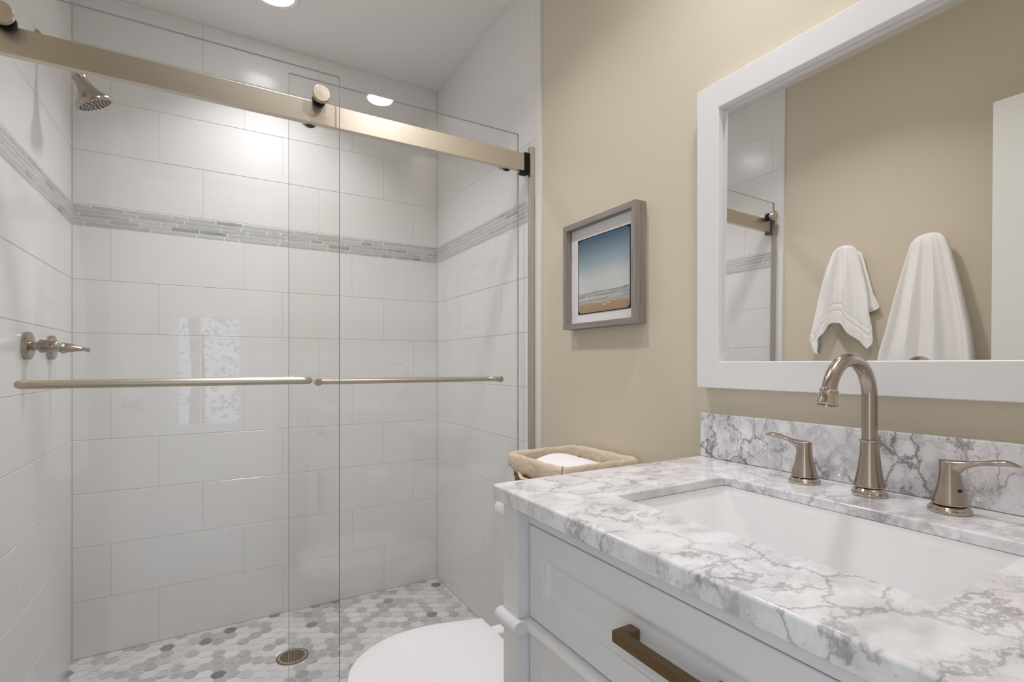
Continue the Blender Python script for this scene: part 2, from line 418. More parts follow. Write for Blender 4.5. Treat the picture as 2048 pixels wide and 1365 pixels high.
# hexagon mosaic floor of the shower
rnd = random.Random(3)
bm = bmesh.new(); cols = []
s = 0.0288; g = 0.0020; fx0, fx1, fy0, fy1 = XL, XR, 1.60, YB
fl = bm.faces.new([bm.verts.new((x, y, 0.0)) for x, y in ((fx0, fy0), (fx1, fy0), (fx1, fy1), (fx0, fy1))]); fl.material_index = 1; cols.append((0.7, 0.7, 0.7, 0))
def clip(poly, ax, lim, keep_less):
    out = []
    for i in range(len(poly)):
        a, b2 = poly[i], poly[(i + 1) % len(poly)]
        ina = (a[ax] <= lim) == keep_less; inb = (b2[ax] <= lim) == keep_less
        if ina: out.append(a)
        if ina != inb:
            t = (lim - a[ax]) / (b2[ax] - a[ax]); out.append((a[0] + (b2[0] - a[0]) * t, a[1] + (b2[1] - a[1]) * t))
    return out
nx = int((fx1 - fx0) / (1.5 * s)) + 2; ny = int((fy1 - fy0) / (math.sqrt(3) * s)) + 2
for i in range(-1, nx):
    for j in range(-1, ny):
        cx = fx0 + i * 1.5 * s; cy = fy1 - (j + (0.5 if i % 2 else 0)) * math.sqrt(3) * s
        poly = [(cx + (s - g) * math.cos(R(60 * k)), cy + (s - g) * math.sin(R(60 * k))) for k in range(6)]
        for ax, lim, less in ((0, fx0 + .002, False), (0, fx1 - .002, True), (1, fy0, False), (1, fy1 - .002, True)):
            if poly: poly = clip(poly, ax, lim, less)
        if len(poly) < 3 or math.hypot(cx - 0.247, cy - 2.081) < 0.052: continue
        bm.faces.new([bm.verts.new((x, y, 0.0012)) for x, y in poly])
        t = rnd.random(); kk = 0.5 + 0.5 * math.sin(cx * 9 + 1.0) * math.cos(cy * 11)
        if t < 0.06: k = rnd.uniform(0.20, 0.34); al = 1.0
        elif t < 0.50: k = rnd.uniform(0.46, 0.60); al = rnd.uniform(0.3, 1.0)
        else: k = rnd.uniform(0.66, 0.76); al = rnd.uniform(0.0, 0.35)
        cols.append((k, k, k * 1.0, al))
ff = struct('floor_shower', bm, [M['hex'], M['whitegrout']], None, 0)
colour_faces(ff, cols)
slab('floor_shower_bed', M['grout'], XL, XR, 1.5, YB, -0.06, -0.001)
bm = box(new(), XL, XR, 1.50, 1.60, 0.0, 0.075, 0.004)
struct('trim_3', bm, M['marble'])                       # the curb under the doors

# hall beyond the doorway: floor, window wall, window
slab('floor_hall', M['hallfloor'], -2.2, 2.2, -2.5, -0.12, -0.06, -0.002)
WX0, WX1, WZ0, WZ1 = -0.30, 0.18, H - 0.55, H + 0.43
bm = new(); Yw = -2.30
box(bm, -2.2, WX0, Yw - 0.12, Yw, 0, 2.5); box(bm, WX1, 2.2, Yw - 0.12, Yw, 0, 2.5)
box(bm, WX0, WX1, Yw - 0.12, Yw, 0, WZ0); box(bm, WX0, WX1, Yw - 0.12, Yw, WZ1, 2.5)
slab('ceiling_hall', M['ceiling'], -2.2, 2.2, -2.42, -0.1, 2.5, 2.56)
struct('wall_hall', bm, M['hallwall'], None, 0)
bm = new()
for a in ((WX0 - 0.07, WX0, WZ0 - 0.07, WZ1 + 0.07), (WX1, WX1 + 0.07, WZ0 - 0.07, WZ1 + 0.07), (WX0, WX1, WZ1, WZ1 + 0.07), (WX0, WX1, WZ0 - 0.07, WZ0)):
    box(bm, a[0], a[1], Yw, Yw + 0.02, a[2], a[3], 0.003)
for k in range(1, 5):
    z = WZ0 + (WZ1 - WZ0) * k / 5; box(bm, WX0, WX1, Yw - 0.06, Yw - 0.05, z - 0.006, z + 0.006)
box(bm, -0.14, -0.125, Yw - 0.06, Yw - 0.05, WZ0, WZ1)
w1 = struct('window_1', bm, M['doorwhite'])
obj('pane', box(new(), WX0, WX1, Yw - 0.075, Yw - 0.070, WZ0, WZ1), M['glass'], w1, 0)

# bathroom door, standing open along the left wall
bm = box(new(), -0.350, -0.315, 0.055, 0.664, 0.012, H + 0.925, 0.002)
d1 = struct('door_1', bm, M['doorwhite'])
for sx, xx in ((1, -0.315), (-1, -0.350)):
    k = lathe(new(), (xx, 0.605, H - 0.16), (sx, 0, 0), [(0.028, 0), (0.030, 0.004), (0.012, 0.008), (0.010, 0.028), (0.022, 0.036), (0.027, 0.048), (0.024, 0.058), (0.012, 0.064)], 24)
    obj('door_knob', k, M['nickel'], d1, label='brushed nickel round door knob')
for z in (0.25, 1.1, 1.85): obj('hinge', lathe(new(), (-0.356, 0.050, z - 0.045), (0, 0, 1), [(0.007, 0), (0.007, 0.09)], 12), M['nickel'], d1)

# ------------------------------------------------------------------ recessed lights
def can(name, x, y, watts, label, spread=155):
    t = thing(name, label, 'ceiling light', (x, y, ZC), 'recessed ceiling lights')
    obj('trim_ring', lathe(new(), (x, y, ZC), (0, 0, -1), [(0.092, 0.0), (0.092, 0.004), (0.086, 0.008), (0.072, 0.006), (0.068, 0.001)], 48), M['framewhite'], t)
    obj('lens', lathe(new(), (x, y, ZC), (0, 0, -1), [(0.067, 0.001), (0.067, 0.0045), (0.05, 0.0065), (0.0, 0.0075)], 40), M['lens'], t, label='glowing round lens')
    ld = bpy.data.lights.new('lamp', 'AREA'); ld.shape = 'DISK'; ld.size = 0.125; ld.energy = watts; ld.color = CAN_COL; ld.spread = R(spread)
    lo_ = bpy.data.objects.new('lamp', ld); C.objects.link(lo_); lo_.parent = t; lo_.location = (0, 0, -0.009)
    return t
can('recessed_light', 0.187, 2.118, CAN_SHOWER, 'round recessed ceiling light lit over the shower stall', 112)
can('recessed_light', 0.230, 1.200, CAN_CENTRE, 'round recessed ceiling light above the toilet, mirrored in the wall tiles', 124)
can('recessed_light', 0.750, 0.490, CAN_VANITY, 'round recessed ceiling light above the vanity, mirrored in the shower glass', 140)

# ------------------------------------------------------------------ shower doors
YA0, YA1 = 1.527, 1.535         # front pane
YR0, YR1 = 1.548, 1.568         # rail
YC0, YC1 = 1.578, 1.586         # rear pane
def pane(x0, x1, y0, y1, z0, z1):
    bm = bmesh.new(); b = 0.0008
    loft(bm, [rrect(x0, x1, y0, y1, b, 1, z0), rrect(x0, x1, y0, y1, b, 1, z1)])
    bm.normal_update()
    for f in bm.faces: f.material_index = 0 if abs(f.normal.y) > 0.99 else 1
    return bm
def roller(t, x, z, yg0, yg1, front):
    """disc knob on one side of the pane, wheel on the other"""
    dd = -1 if front else 1
    ya = yg0 if front else yg1
    r = obj('roller_knob', lathe(new(), (x, ya, z), (0, dd, 0), [(0.012, 0), (0.012, 0.008), (0.0225, 0.010), (0.0235, 0.012), (0.0235, 0.024), (0.0222, 0.0262), (0.0, 0.0266)], 40), M['rail'], t, label='round nickel roller knob')
    yb = yg1 if front else yg0
    if front: obj('wheel', lathe(new(), (x, yb, z), (0, -dd, 0), [(0.019, 0), (0.019, 0.004), (0.016, 0.006), (0.016, 0.010), (0.019, 0.012), (0.019, 0.0125)], 32), M['black'], r, label='black roller wheel')
ZB, ZT = 0.08, H + 0.840
ta = thing('sliding_glass_door', 'front sliding shower glass door with the left towel bar and exposed roller knobs', 'shower door', (-0.06, YA0, ZB))
obj('glass_pane', pane(-0.440, 0.309, YA0, YA1, ZB, ZT), [M['glass'], M['glassedge']], ta, 0)
roller(ta, 0.2545, H + 0.766, YA0, YA1, True)
roller(ta, -0.4080, H + 0.766, YA0, YA1, True)
def arc(c, r, a0, a1, n, u, v):
    c, u, v = Vector(c), Vector(u), Vector(v)
    return [c + u * r * math.cos(R(a0 + (a1 - a0) * k / n)) + v * r * math.sin(R(a0 + (a1 - a0) * k / n)) for k in range(n + 1)]
def bar_path(x0, x1, yg, yo, z, rr):
    """bar parallel to X at yo whose two ends turn back to the glass at yg"""
    sg = 1 if yg > yo else -1
    p = [(x0, yg, z)]
    p += arc((x0 + rr, yo + sg * rr, z), rr, 180, 270, 6, (1, 0, 0), (0, sg, 0))
    p += arc((x1 - rr, yo + sg * rr, z), rr, 270, 360, 6, (1, 0, 0), (0, sg, 0))
    p += [(x1, yg, z)]
    return [Vector(q) for q in p]
obj('towel_bar', tube(new(), bar_path(-0.372, 0.219, YA0, YA0 - 0.055, H - 0.0445, 0.020), 0.0096, 20), M['rail'], ta, label='champagne nickel towel bar')
tb = thing('sliding_glass_door', 'rear sliding shower glass door with the right towel bar seen through the glass', 'shower door', (0.56, YC0, ZB))
obj('glass_pane', pane(0.177, 0.949, YC0, YC1, ZB, ZT), [M['glass'], M['glassedge']], tb, 0)
for x in (0.235, 0.896):
    roller(tb, x, H + 0.730, YC0, YC1, False)
    obj('guard_disc', lathe(new(), (x, YC0, H + 0.7125), (0, -1, 0), [(0.019, 0), (0.019, 0.007), (0.016, 0.009)], 28), M['dark'], tb, label='dark anti-lift disc under the rail')
obj('towel_bar', tube(new(), bar_path(0.2577, 0.8714, YC1, YC1 + 0.050, H - 0.0535, 0.020), 0.0090, 20), M['rail'], tb, label='champagne nickel towel bar')
for x in (0.2577, 0.8714):
    obj('bolt_cap', lathe(new(), (x, YC0, H - 0.0535), (0, -1, 0), [(0.0105, 0), (0.0105, 0.006), (0.0095, 0.0072), (0, 0.0075)], 28), M['polished'], tb, label='round polished bolt cap')

tr = thing('shower_door_rail', 'long flat champagne nickel rail carrying the shower doors', 'rail', (0.26, YR0, H + 0.698))
obj('rail_bar', box(new(), -0.452, 0.956, YR0, YR1, H + 0.698, H + 0.761, 0.0012), M['rail'], tr)
for x0, x1, sg in ((0.955, 0.9705, 1), (-0.4525, -0.437, -1)):
    bm = box(new(), x0, x1, YR0 - 0.004, YR1 + 0.003, H + 0.695, H + 0.764, 0.0015)
    box(bm, (x0 - 0.012) if sg > 0 else x0, x1 if sg > 0 else x1 + 0.012, YR0 - 0.003, YR1, H + 0.685, H + 0.6965, 0.001)
    obj('end_bracket', bm, M['black'], tr, label='black plastic rail end bracket')
for x0, x1, lab in ((0.9712, XR - 0.0002, 'slim nickel wall jamb beside the painted wall with the framed picture'), (XL + 0.0002, -0.4535, 'slim nickel wall jamb on the left shower wall, reflected in the mirror')):
    bm = box(new(), x0, x1, 1.532, 1.552, 0.076, H + 0.784, 0.0012)
    o = obj('shower_door_jamb', bm, M['rail'], None, label=lab, category='door jamb', group='shower door wall jambs')

# ------------------------------------------------------------------ shower head, valves, drain
Y0 = 2.05
t = thing('showerhead', 'bell shaped brushed nickel shower head on a bent arm', 'shower head', (XL, Y0, H + 1.0))
obj('wall_flange', lathe(new(), (XL, Y0, H + 0.985), (1, 0, 0), [(0.030, 0), (0.030, 0.003), (0.024, 0.009), (0.012, 0.014)], 28), M['nickel'], t)
head_top = Vector((-0.376, Y0, H + 0.902)); dirv = Vector((0.46, 0.13, -0.88)).normalized()
obj('arm', tube(new(), [(XL + 0.005, Y0, H + 0.985), (XL + 0.03, Y0, H + 0.982), (XL + 0.055, Y0, H + 0.966), (-0.400, Y0, H + 0.940), head_top - dirv * 0.010], 0.0095, 16), M['nickel'], t)
obj('ball_joint', lathe(new(), head_top - dirv * 0.018, dirv, [(0.010, 0), (0.015, 0.004), (0.0165, 0.010), (0.014, 0.018), (0.012, 0.022)], 24), M['polished'], t)
obj('bell', lathe(new(), head_top, dirv, [(0.018, 0), (0.0205, 0.002), (0.0205, 0.008), (0.0185, 0.011), (0.020, 0.022), (0.024, 0.036), (0.031, 0.050), (0.041, 0.062), (0.050, 0.071), (0.054, 0.077), (0.054, 0.081), (0.0515, 0.084)], 48), M['nickel'], t)
fc = head_top + dirv * 0.084
face = obj('spray_face', lathe(new(), fc, dirv, [(0.051, -0.001), (0.048, 0.001), (0.0, 0.002)], 40), mat('satin_spray_face', (0.46, 0.42, 0.39), 0.5, 0.3), t)
bm = new(); u, w, _ = frame_of(dirv)
for rr, cnt in ((0.041, 22), (0.032, 16), (0.023, 11), (0.014, 7), (0.005, 3)):
    for k in range(cnt):
        a = 2 * PI * k / cnt + rr * 60
        lathe(bm, fc + dirv * 0.001 + (u * math.cos(a) + w * math.sin(a)) * rr, dirv, [(0.0021, 0), (0.0018, 0.003)], 8)
obj('nozzles', bm, M['dark'], face, kind='stuff', label='small black rubber spray nozzles')

def valve(y, z, label):
    t = thing('shower_valve', label, 'shower valve', (XL, y, z), 'shower valve handles')
    obj('escutcheon', lathe(new(), (XL, y, z), (1, 0, 0), [(0.040, 0), (0.040, 0.009), (0.0385, 0.0125), (0.034, 0.0145), (0.0, 0.015)], 44), M['nickel'], t, label='round wall plate')
    obj('stem', lathe(new(), (XL + 0.014, y, z), (1, 0, 0), [(0.0125, 0), (0.0125, 0.020)], 24), M['nickel'], t)
    return t
v1 = valve(1.937, H + 0.0526, 'nearer shower valve with a red dot on its round hub')
hub = obj('hub', lathe(new(), (XL + 0.030, 1.937, H + 0.0526), (1, 0, 0), [(0.016, 0), (0.0195, 0.002), (0.0195, 0.006), (0.0180, 0.024), (0.0150, 0.038), (0.0125, 0.042), (0.0, 0.044)], 32), M['nickel'], v1)
obj('red_dot', lathe(new(), (XL + 0.057, 1.937 - 0.0165, H + 0.0546), (0.12, -1, 0), [(0.0034, 0), (0.003, 0.0010), (0, 0.0011)], 14), M['red'], hub, label='small red hot mark')
v2 = valve(2.178, H + 0.0537, 'farther shower valve with a long tapering lever')
hub = obj('hub', lathe(new(), (XL + 0.026, 2.178, H + 0.0537), (1, 0, 0), [(0.013, 0), (0.0175, 0.003), (0.019, 0.008), (0.0165, 0.016)], 32), M['nickel'], v2)
obj('lever', tube(new(), [(XL + 0.036, 2.178, H + 0.0545), (XL + 0.05, 2.178, H + 0.0540), (XL + 0.066, 2.178, H + 0.053), (XL + 0.080, 2.178, H + 0.051), (XL + 0.090, 2.178, H + 0.0495), (XL + 0.102, 2.178, H + 0.0480)], [0.0175, 0.0165, 0.0125, 0.0085, 0.0065, 0.0095], 24, 0.9), M['nickel'], v2)

t = thing('floor_drain', 'round bronze drain grate set in the hexagon shower floor', 'drain', (0.247, 2.081, 0))
bm = lathe(new(), (0.247, 2.081, 0.0008), (0, 0, 1), [(0.057, 0), (0.057, 0.002), (0.054, 0.003), (0.0, 0.003)], 48)
grate = obj('grate', bm, M['brass'], t)
for rings, mm, nm in ((((0.0475, 28, 0.0036),), mat('drain_slot_highlight', (0.55, 0.53, 0.50), 0.6), 'lit_rim_holes'), (((0.036, 18, 0.003), (0.026, 13, 0.003), (0.016, 8, 0.003), (0.006, 4, 0.0026)), mat('drain_hole', (0.05, 0.04, 0.03), 0.7), 'centre_holes')):  # outer holes are pale: the highlight on them is put into the colour
    bm = new()
    for rr, cnt, sx in rings:
        for k in range(cnt):
            a = 2 * PI * k / cnt; c = Vector((0.247 + rr * math.cos(a), 2.081 + rr * math.sin(a), 0.0036))
            lathe(bm, c, (0, 0, 1), [(sx, 0), (sx, 0.0006)], 8)
    obj(nm, bm, mm, grate, 0, kind='stuff')

# ------------------------------------------------------------------ toilet
TY = 1.15
def egg(xf, xm, xr, b, br, z, n=56, sh=0.0):
    """outline: front tip xf, widest xm, straight rear edge xr with half width br"""
    xf += sh; xr -= sh; b -= sh; br -= sh
    pts = []; nf = n // 2
    for k in range(nf + 1):
        a = R(90 + 180 * k / nf); pts.append(Vector((xm + (xm - xf) * math.cos(a), TY + b * math.sin(a), z)))
    m = 8
    for k in range(1, m + 1):
        s_ = k / m; e = (1 - math.cos(s_ * PI / 2)); pts.append(Vector((xm + (xr - xm) * s_, TY - (b + (br - b) * e), z)))
    for k in range(m, 0, -1):
        s_ = k / m; e = (1 - math.cos(s_ * PI / 2)); pts.append(Vector((xm + (xr - xm) * s_, TY + (b + (br - b) * e), z)))
    return pts
zl = H - 0.718
t = thing('toilet', 'white toilet with closed lid between vanity and shower', 'toilet', (0.62, TY, 0))
lid_args = (0.250, 0.455, 0.652, 0.178, 0.136)
obj('lid', loft(new(), [egg(*lid_args, zl - 0.026, sh=0.004), egg(*lid_args, zl - 0.022), egg(*lid_args, zl - 0.010), egg(*lid_args, zl - 0.004, sh=0.003), egg(*lid_args, zl - 0.001, sh=0.010), egg(*lid_args, zl + 0.001, sh=0.03), egg(*lid_args, zl + 0.0015, sh=0.07)]), M['seat'], t, 40)
obj('seat', loft(new(), [egg(*lid_args, zl - 0.052, sh=0.006), egg(*lid_args, zl - 0.048, sh=0.001), egg(*lid_args, zl - 0.034, sh=0.000), egg(*lid_args, zl - 0.029, sh=0.005)]), M['seat'], t, 40)
bowl = []
for z, f, bb, sx in ((0.0, 0.36, 0.115, 0.0), (0.03, 0.36, 0.115, 0.0), (0.10, 0.37, 0.105, 0.0), (0.17, 0.35, 0.115, 0.0), (0.24, 0.30, 0.150, 0.0), (0.30, 0.272, 0.172, 0.0), (0.338, 0.262, 0.178, 0.0), (0.3435, 0.266, 0.174, 0)):
    bowl.append(egg(f, 0.47, 0.80, bb, min(bb, 0.13), z))
obj('bowl', loft(new(), bowl), M['ceramic'], t, 40)
for yy in (TY + 0.075, TY - 0.075):
    obj('hinge', box(new(), 0.645, 0.690, yy - 0.022, yy + 0.022, zl - 0.050, zl - 0.012, 0.006, 3), M['seat'], t)
obj('tank', loft(new(), [rrect(0.790, 0.975, TY - 0.175, TY + 0.175, 0.03, 5, 0.345), rrect(0.775, 0.980, TY - 0.195, TY + 0.195, 0.03, 5, 0.40), rrect(0.762, 0.985, TY - 0.208, TY + 0.208, 0.03, 5, H - 0.462)]), M['ceramic'], t, 40)
obj('tank_lid', loft(new(), [rrect(0.752, 0.988, TY - 0.230, TY + 0.230, 0.0142, 5, H - 0.4615), rrect(0.742, 0.990, TY - 0.238, TY + 0.238, 0.014, 5, H - 0.452), rrect(0.742, 0.990, TY - 0.238, TY + 0.238, 0.014, 5, H - 0.434), rrect(0.750, 0.986, TY - 0.230, TY + 0.230, 0.014, 5, H - 0.423), rrect(0.765, 0.978, TY - 0.205, TY + 0.205, 0.02, 5, H - 0.420)]), M['ceramic'], t, 40)
lv = lathe(new(), (0.764, TY + 0.155, 0.60), (-1, 0, 0), [(0.012, 0), (0.012, 0.010), (0.008, 0.014)], 20); tube(lv, [(0.748, TY + 0.155, 0.600), (0.744, TY + 0.12, 0.598), (0.744, TY + 0.08, 0.593)], [0.006, 0.005, 0.006], 12)
obj('flush_lever', lv, M['polished'], t, label='nickel flush lever')

# ------------------------------------------------------------------ basket on the tank, paper in it
bx0, bx1, by0, by1 = 0.722, 0.980, 0.998, 1.268
zb0, zr = H - 0.4195, H - 0.252
t = thing('wicker_basket', 'brown wicker basket with beige cloth liner on the toilet tank', 'basket', ((bx0 + bx1) / 2, (by0 + by1) / 2, zb0))
bm = new()
nrow = 11
for k in range(nrow):                                  # woven rods, one ring above the other, waving in and out
    z = zb0 + 0.006 + k * 0.0125; e = 0.012 * (1 - k / nrow); lp = rrect(bx0 + e + .006, bx1 - e - .006, by0 + e + .006, by1 - e - .006, 0.04, 6, z)
    pts = []
    for i, p in enumerate(lp):
        q = lp[(i + 1) % len(lp)]
        m_ = max(1, int((q - p).length / 0.012))
        for j in range(m_): pts.append(p.lerp(q, j / m_))
    cx, cy = (bx0 + bx1) / 2, (by0 + by1) / 2; out = []
    for i, p in enumerate(pts):
        d = Vector((p.x - cx, p.y - cy, 0)).normalized(); out.append(p + d * 0.0035 * (1 if (i + k) % 2 else -1) + Vector((0, 0, 0.001 * math.sin(i * 1.7 + k))))
    nn = 6; loops = []
    for i, p in enumerate(out):
        dd = (out[(i + 1) % len(out)] - out[i - 1]).normalized(); uu = dd.cross(Vector((0, 0, 1))).normalized()
        loops.append([p + (uu * math.cos(2 * PI * a / nn) * 0.0045 + Vector((0, 0, 1)) * math.sin(2 * PI * a / nn) * 0.0062) for a in range(nn)])
    loft(bm, loops, closed=True)
box(bm, bx0 + 0.014, bx1 - 0.014, by0 + 0.014, by1 - 0.014, zb0, zb0 + 0.006)
obj('woven_body', bm, M['wicker'], t)
rnd = random.Random(21)
def liner_loop(e, z, amp, ph, r=0.022):
    lp = rrect(bx0 + e, bx1 - e, by0 + e, by1 - e, r, 6, z); pts = []
    for i, p in enumerate(lp):
        q = lp[(i + 1) % len(lp)]; m_ = 8 if (q - p).length > 0.03 else 1
        for j in range(m_): pts.append(p.lerp(q, j / m_))
    cx, cy = (bx0 + bx1) / 2, (by0 + by1) / 2; out = []
    for i, p in enumerate(pts):
        a = math.atan2(p.y - cy, p.x - cx); d = Vector((math.cos(a), math.sin(a), 0))
        w_ = math.sin(a * 7 + ph) * 0.6 + math.sin(a * 17 + ph * 2.3) * 0.4 + math.sin(a * 31 + ph * 1.3) * 0.25
        out.append(p + d * amp * w_ + Vector((0, 0, amp * 0.8 * math.sin(a * 11 + ph * 1.7))))
    return out
prof = [(0.006, zr - 0.050, 0.006, 0.3), (-0.003, zr - 0.047, 0.0065, 0.4), (-0.006, zr - 0.038, 0.0045, 0.9), (-0.005, zr - 0.026, 0.0028, 1.3), (-0.004, zr - 0.012, 0.0020, 1.6), (-0.001, zr - 0.004, 0.0014, 1.9), (0.004, zr, 0.0012, 2.0), (0.010, zr - 0.002, 0.0014, 2.2), (0.0135, zr - 0.009, 0.0018, 2.6), (0.016, zr - 0.030, 0.003, 3.2), (0.020, zr - 0.065, 0.003, 3.6), (0.026, zb0 + 0.02, 0.001, 4.0)]
obj('cloth_liner', loft(new(), [liner_loop(*p) for p in prof], cap0=False), M['linen'], t, 60, label='beige gathered cloth liner folded over the rim')
seam_m = mat('seam_thread', (0.22, 0.16, 0.10), 0.9)    # seams on two corners and a hanging tie
for cx, cy, sx, sy in ((bx0 + 0.0065, by0 + 0.0065, -1, -1), (bx1 - 0.0065, by1 - 0.0065, 1, 1)):
    q = 0.7071
    obj('seam', tube(new(), [(cx + sx * q * o_, cy + sy * q * o_, zr + dz) for o_, dz in ((0.0065, -0.045), (0.0070, -0.026), (0.0058, -0.011), (0.0026, -0.0025), (-0.0045, 0.0015), (-0.0105, 0.0), (-0.0145, -0.008), (-0.0165, -0.03))], 0.0009, 6), seam_m, t)
obj('tie', tube(new(), [(bx0 - 0.008, by1 - 0.08, zr - 0.046), (bx0 - 0.012, by1 - 0.105, zr - 0.056), (bx0 - 0.011, by1 - 0.135, zr - 0.054)], [0.003, 0.007, 0.004], 10, 0.5), M['linen'], t)
bm = new()
box(bm, bx0 + 0.05, bx1 - 0.06, by0 + 0.06, by1 - 0.055, zb0 + 0.022, zr - 0.040, 0.004)
lp0, lp1 = [], []
nn = 16
for k in range(nn + 1):                                # the top sheets arch up
    s_ = k / nn; x = bx0 + 0.042 + 0.166 * s_; hgt = zr - 0.036 + 0.024 * math.sin(PI * min(1, s_ * 0.9)) ** 0.8
    lp0.append([Vector((x, by0 + 0.05, hgt)), Vector((x, by1 - 0.05, hgt + 0.002)), Vector((x, by1 - 0.05, hgt - 0.006)), Vector((x, by0 + 0.05, hgt - 0.008))])
loft(bm, lp0)
obj('paper_towels', bm, M['paper'], None, 35, label='white folded paper towels lying inside the basket', category='paper towels')

# ------------------------------------------------------------------ vanity
VX, VF = 0.440, 0.462            # post face, recessed front
VY0, VY1 = 0.053, 0.785
ZU = H - 0.242                   # underside of the top
vc = thing('vanity_cabinet', 'white vanity cabinet with bronze drawer pull under the marble top', 'cabinet', (0.7, 0.42, 0))
bm = new()
box(bm, VF + 0.02, PR - 0.004, VY0 + 0.004, VY1 - 0.004, 0.09, ZU - 0.16, 0.001)      # carcass under the basin
box(bm, VF + 0.02, VF + 0.030, VY0 + 0.02, VY1 - 0.02, 0.09, ZU)                     # back of the drawer opening
box(bm, VF, PR - 0.004, VY1 - 0.02, VY1 - 0.003, 0.09, ZU)                            # side panels
box(bm, VF, PR - 0.004, VY0 + 0.003, VY0 + 0.02, 0.09, ZU)
obj('carcass', bm, M['white'], vc, 0)
obj('top_rail', box(new(), VF, VF + 0.019, VY0 + 0.05, VY1 - 0.05, H - 0.2725, ZU, 0.0008), M['white'], vc)
for y0, y1 in ((VY1 - 0.050, VY1), (VY0, VY0 + 0.050)):
    obj('post', box(new(), VX, VX + 0.05, y0, y1, 0.0, ZU, 0.002), M['white'], vc)
def shaker(y0, y1, z0, z1, w=0.042):
    """framed panel: flat border, sloped moulding, recessed field; front at VF"""
    bm = new(); d = 0.018
    def rect(a, x): return [Vector((x, y0 + a, z0 + a)), Vector((x, y1 - a, z0 + a)), Vector((x, y1 - a, z1 - a)), Vector((x, y0 + a, z1 - a))]
    loft(bm, [rect(0.0, VF + d), rect(0.0, VF + 0.0012), rect(0.0012, VF), rect(w - 0.0008, VF), rect(w, VF + 0.0018), rect(w + 0.004, VF + 0.0026), rect(w + 0.011, VF + 0.0075), rect(w + 0.015, VF + 0.0092), rect(w + 0.018, VF + 0.0094)], False, True, True)
    return bm
yi0, yi1 = VY0 + 0.052, VY1 - 0.052
dr = obj('drawer', shaker(yi0 + 0.001, yi1 - 0.001, H - 0.4315, H - 0.2745), M['white'], vc, 20)
hy0, hy1 = 0.3405, 0.4975
zt = H - 0.3425
hb = new()
pts = []
box(hb, VX - 0.001, VX + 0.011, hy0, hy1, zt - 0.0152, zt, 0.0010)
box(hb, VX + 0.009, VF + 0.0090, hy0, hy0 + 0.0180, zt - 0.0152, zt, 0.0010)
box(hb, VX + 0.009, VF + 0.0090, hy1 - 0.0180, hy1, zt - 0.0152, zt, 0.0010)
obj('pull', hb, M['bronze'], dr, label='square brushed bronze drawer pull')
# half-round moulding that steps round the posts
bm = new(); zm = H - 0.4445; rm = 0.0115
def half_round(xf, y0, y1):
    t_ = []
    for yy in (y0, y1): t_.append([Vector((xf - rm * math.sin(R(a)) * 1.15, yy, zm + rm * math.cos(R(a)))) for a in range(0, 181, 15)] + [Vector((xf + 0.003, yy, zm - rm)), Vector((xf + 0.003, yy, zm + rm))])
    loft(bm, t_)
half_round(VX, VY1 - 0.0505 - rm * 0.9, VY1 + 0.008); half_round(VX, VY0, VY0 + 0.0505 + rm * 0.9); half_round(VF, VY0 + 0.045, VY1 - 0.045)
box(bm, VX, VF, VY1 - 0.0505 - rm, VY1 - 0.0495, zm - rm, zm + rm, 0.004); box(bm, VX, VF, VY0 + 0.0495, VY0 + 0.0505 + rm, zm - rm, zm + rm, 0.004)
half = obj('moulding', bm, M['white'], vc, 40, label='half-round white moulding')
yc = (yi0 + yi1) / 2
for a, b_ in ((yc + 0.001, yi1 - 0.001), (yi0 + 0.001, yc - 0.001)):
    dd = obj('door', shaker(a, b_, 0.10, H - 0.4575), M['white'], vc, 20)
    yy = (a + 0.025) if a > yc - 0.002 and b_ > yc + 0.01 else (b_ - 0.025)
    p = new(); box(p, VX - 0.001, VX + 0.010, yy - 0.008, yy + 0.008, 0.40, 0.56, 0.001)
    for zz in (0.40, 0.542): box(p, VX + 0.009, VF + 0.0005, yy - 0.008, yy + 0.008, zz, zz + 0.018, 0.001)
    obj('pull', p, M['bronze'], dd, label='square brushed bronze door pull')

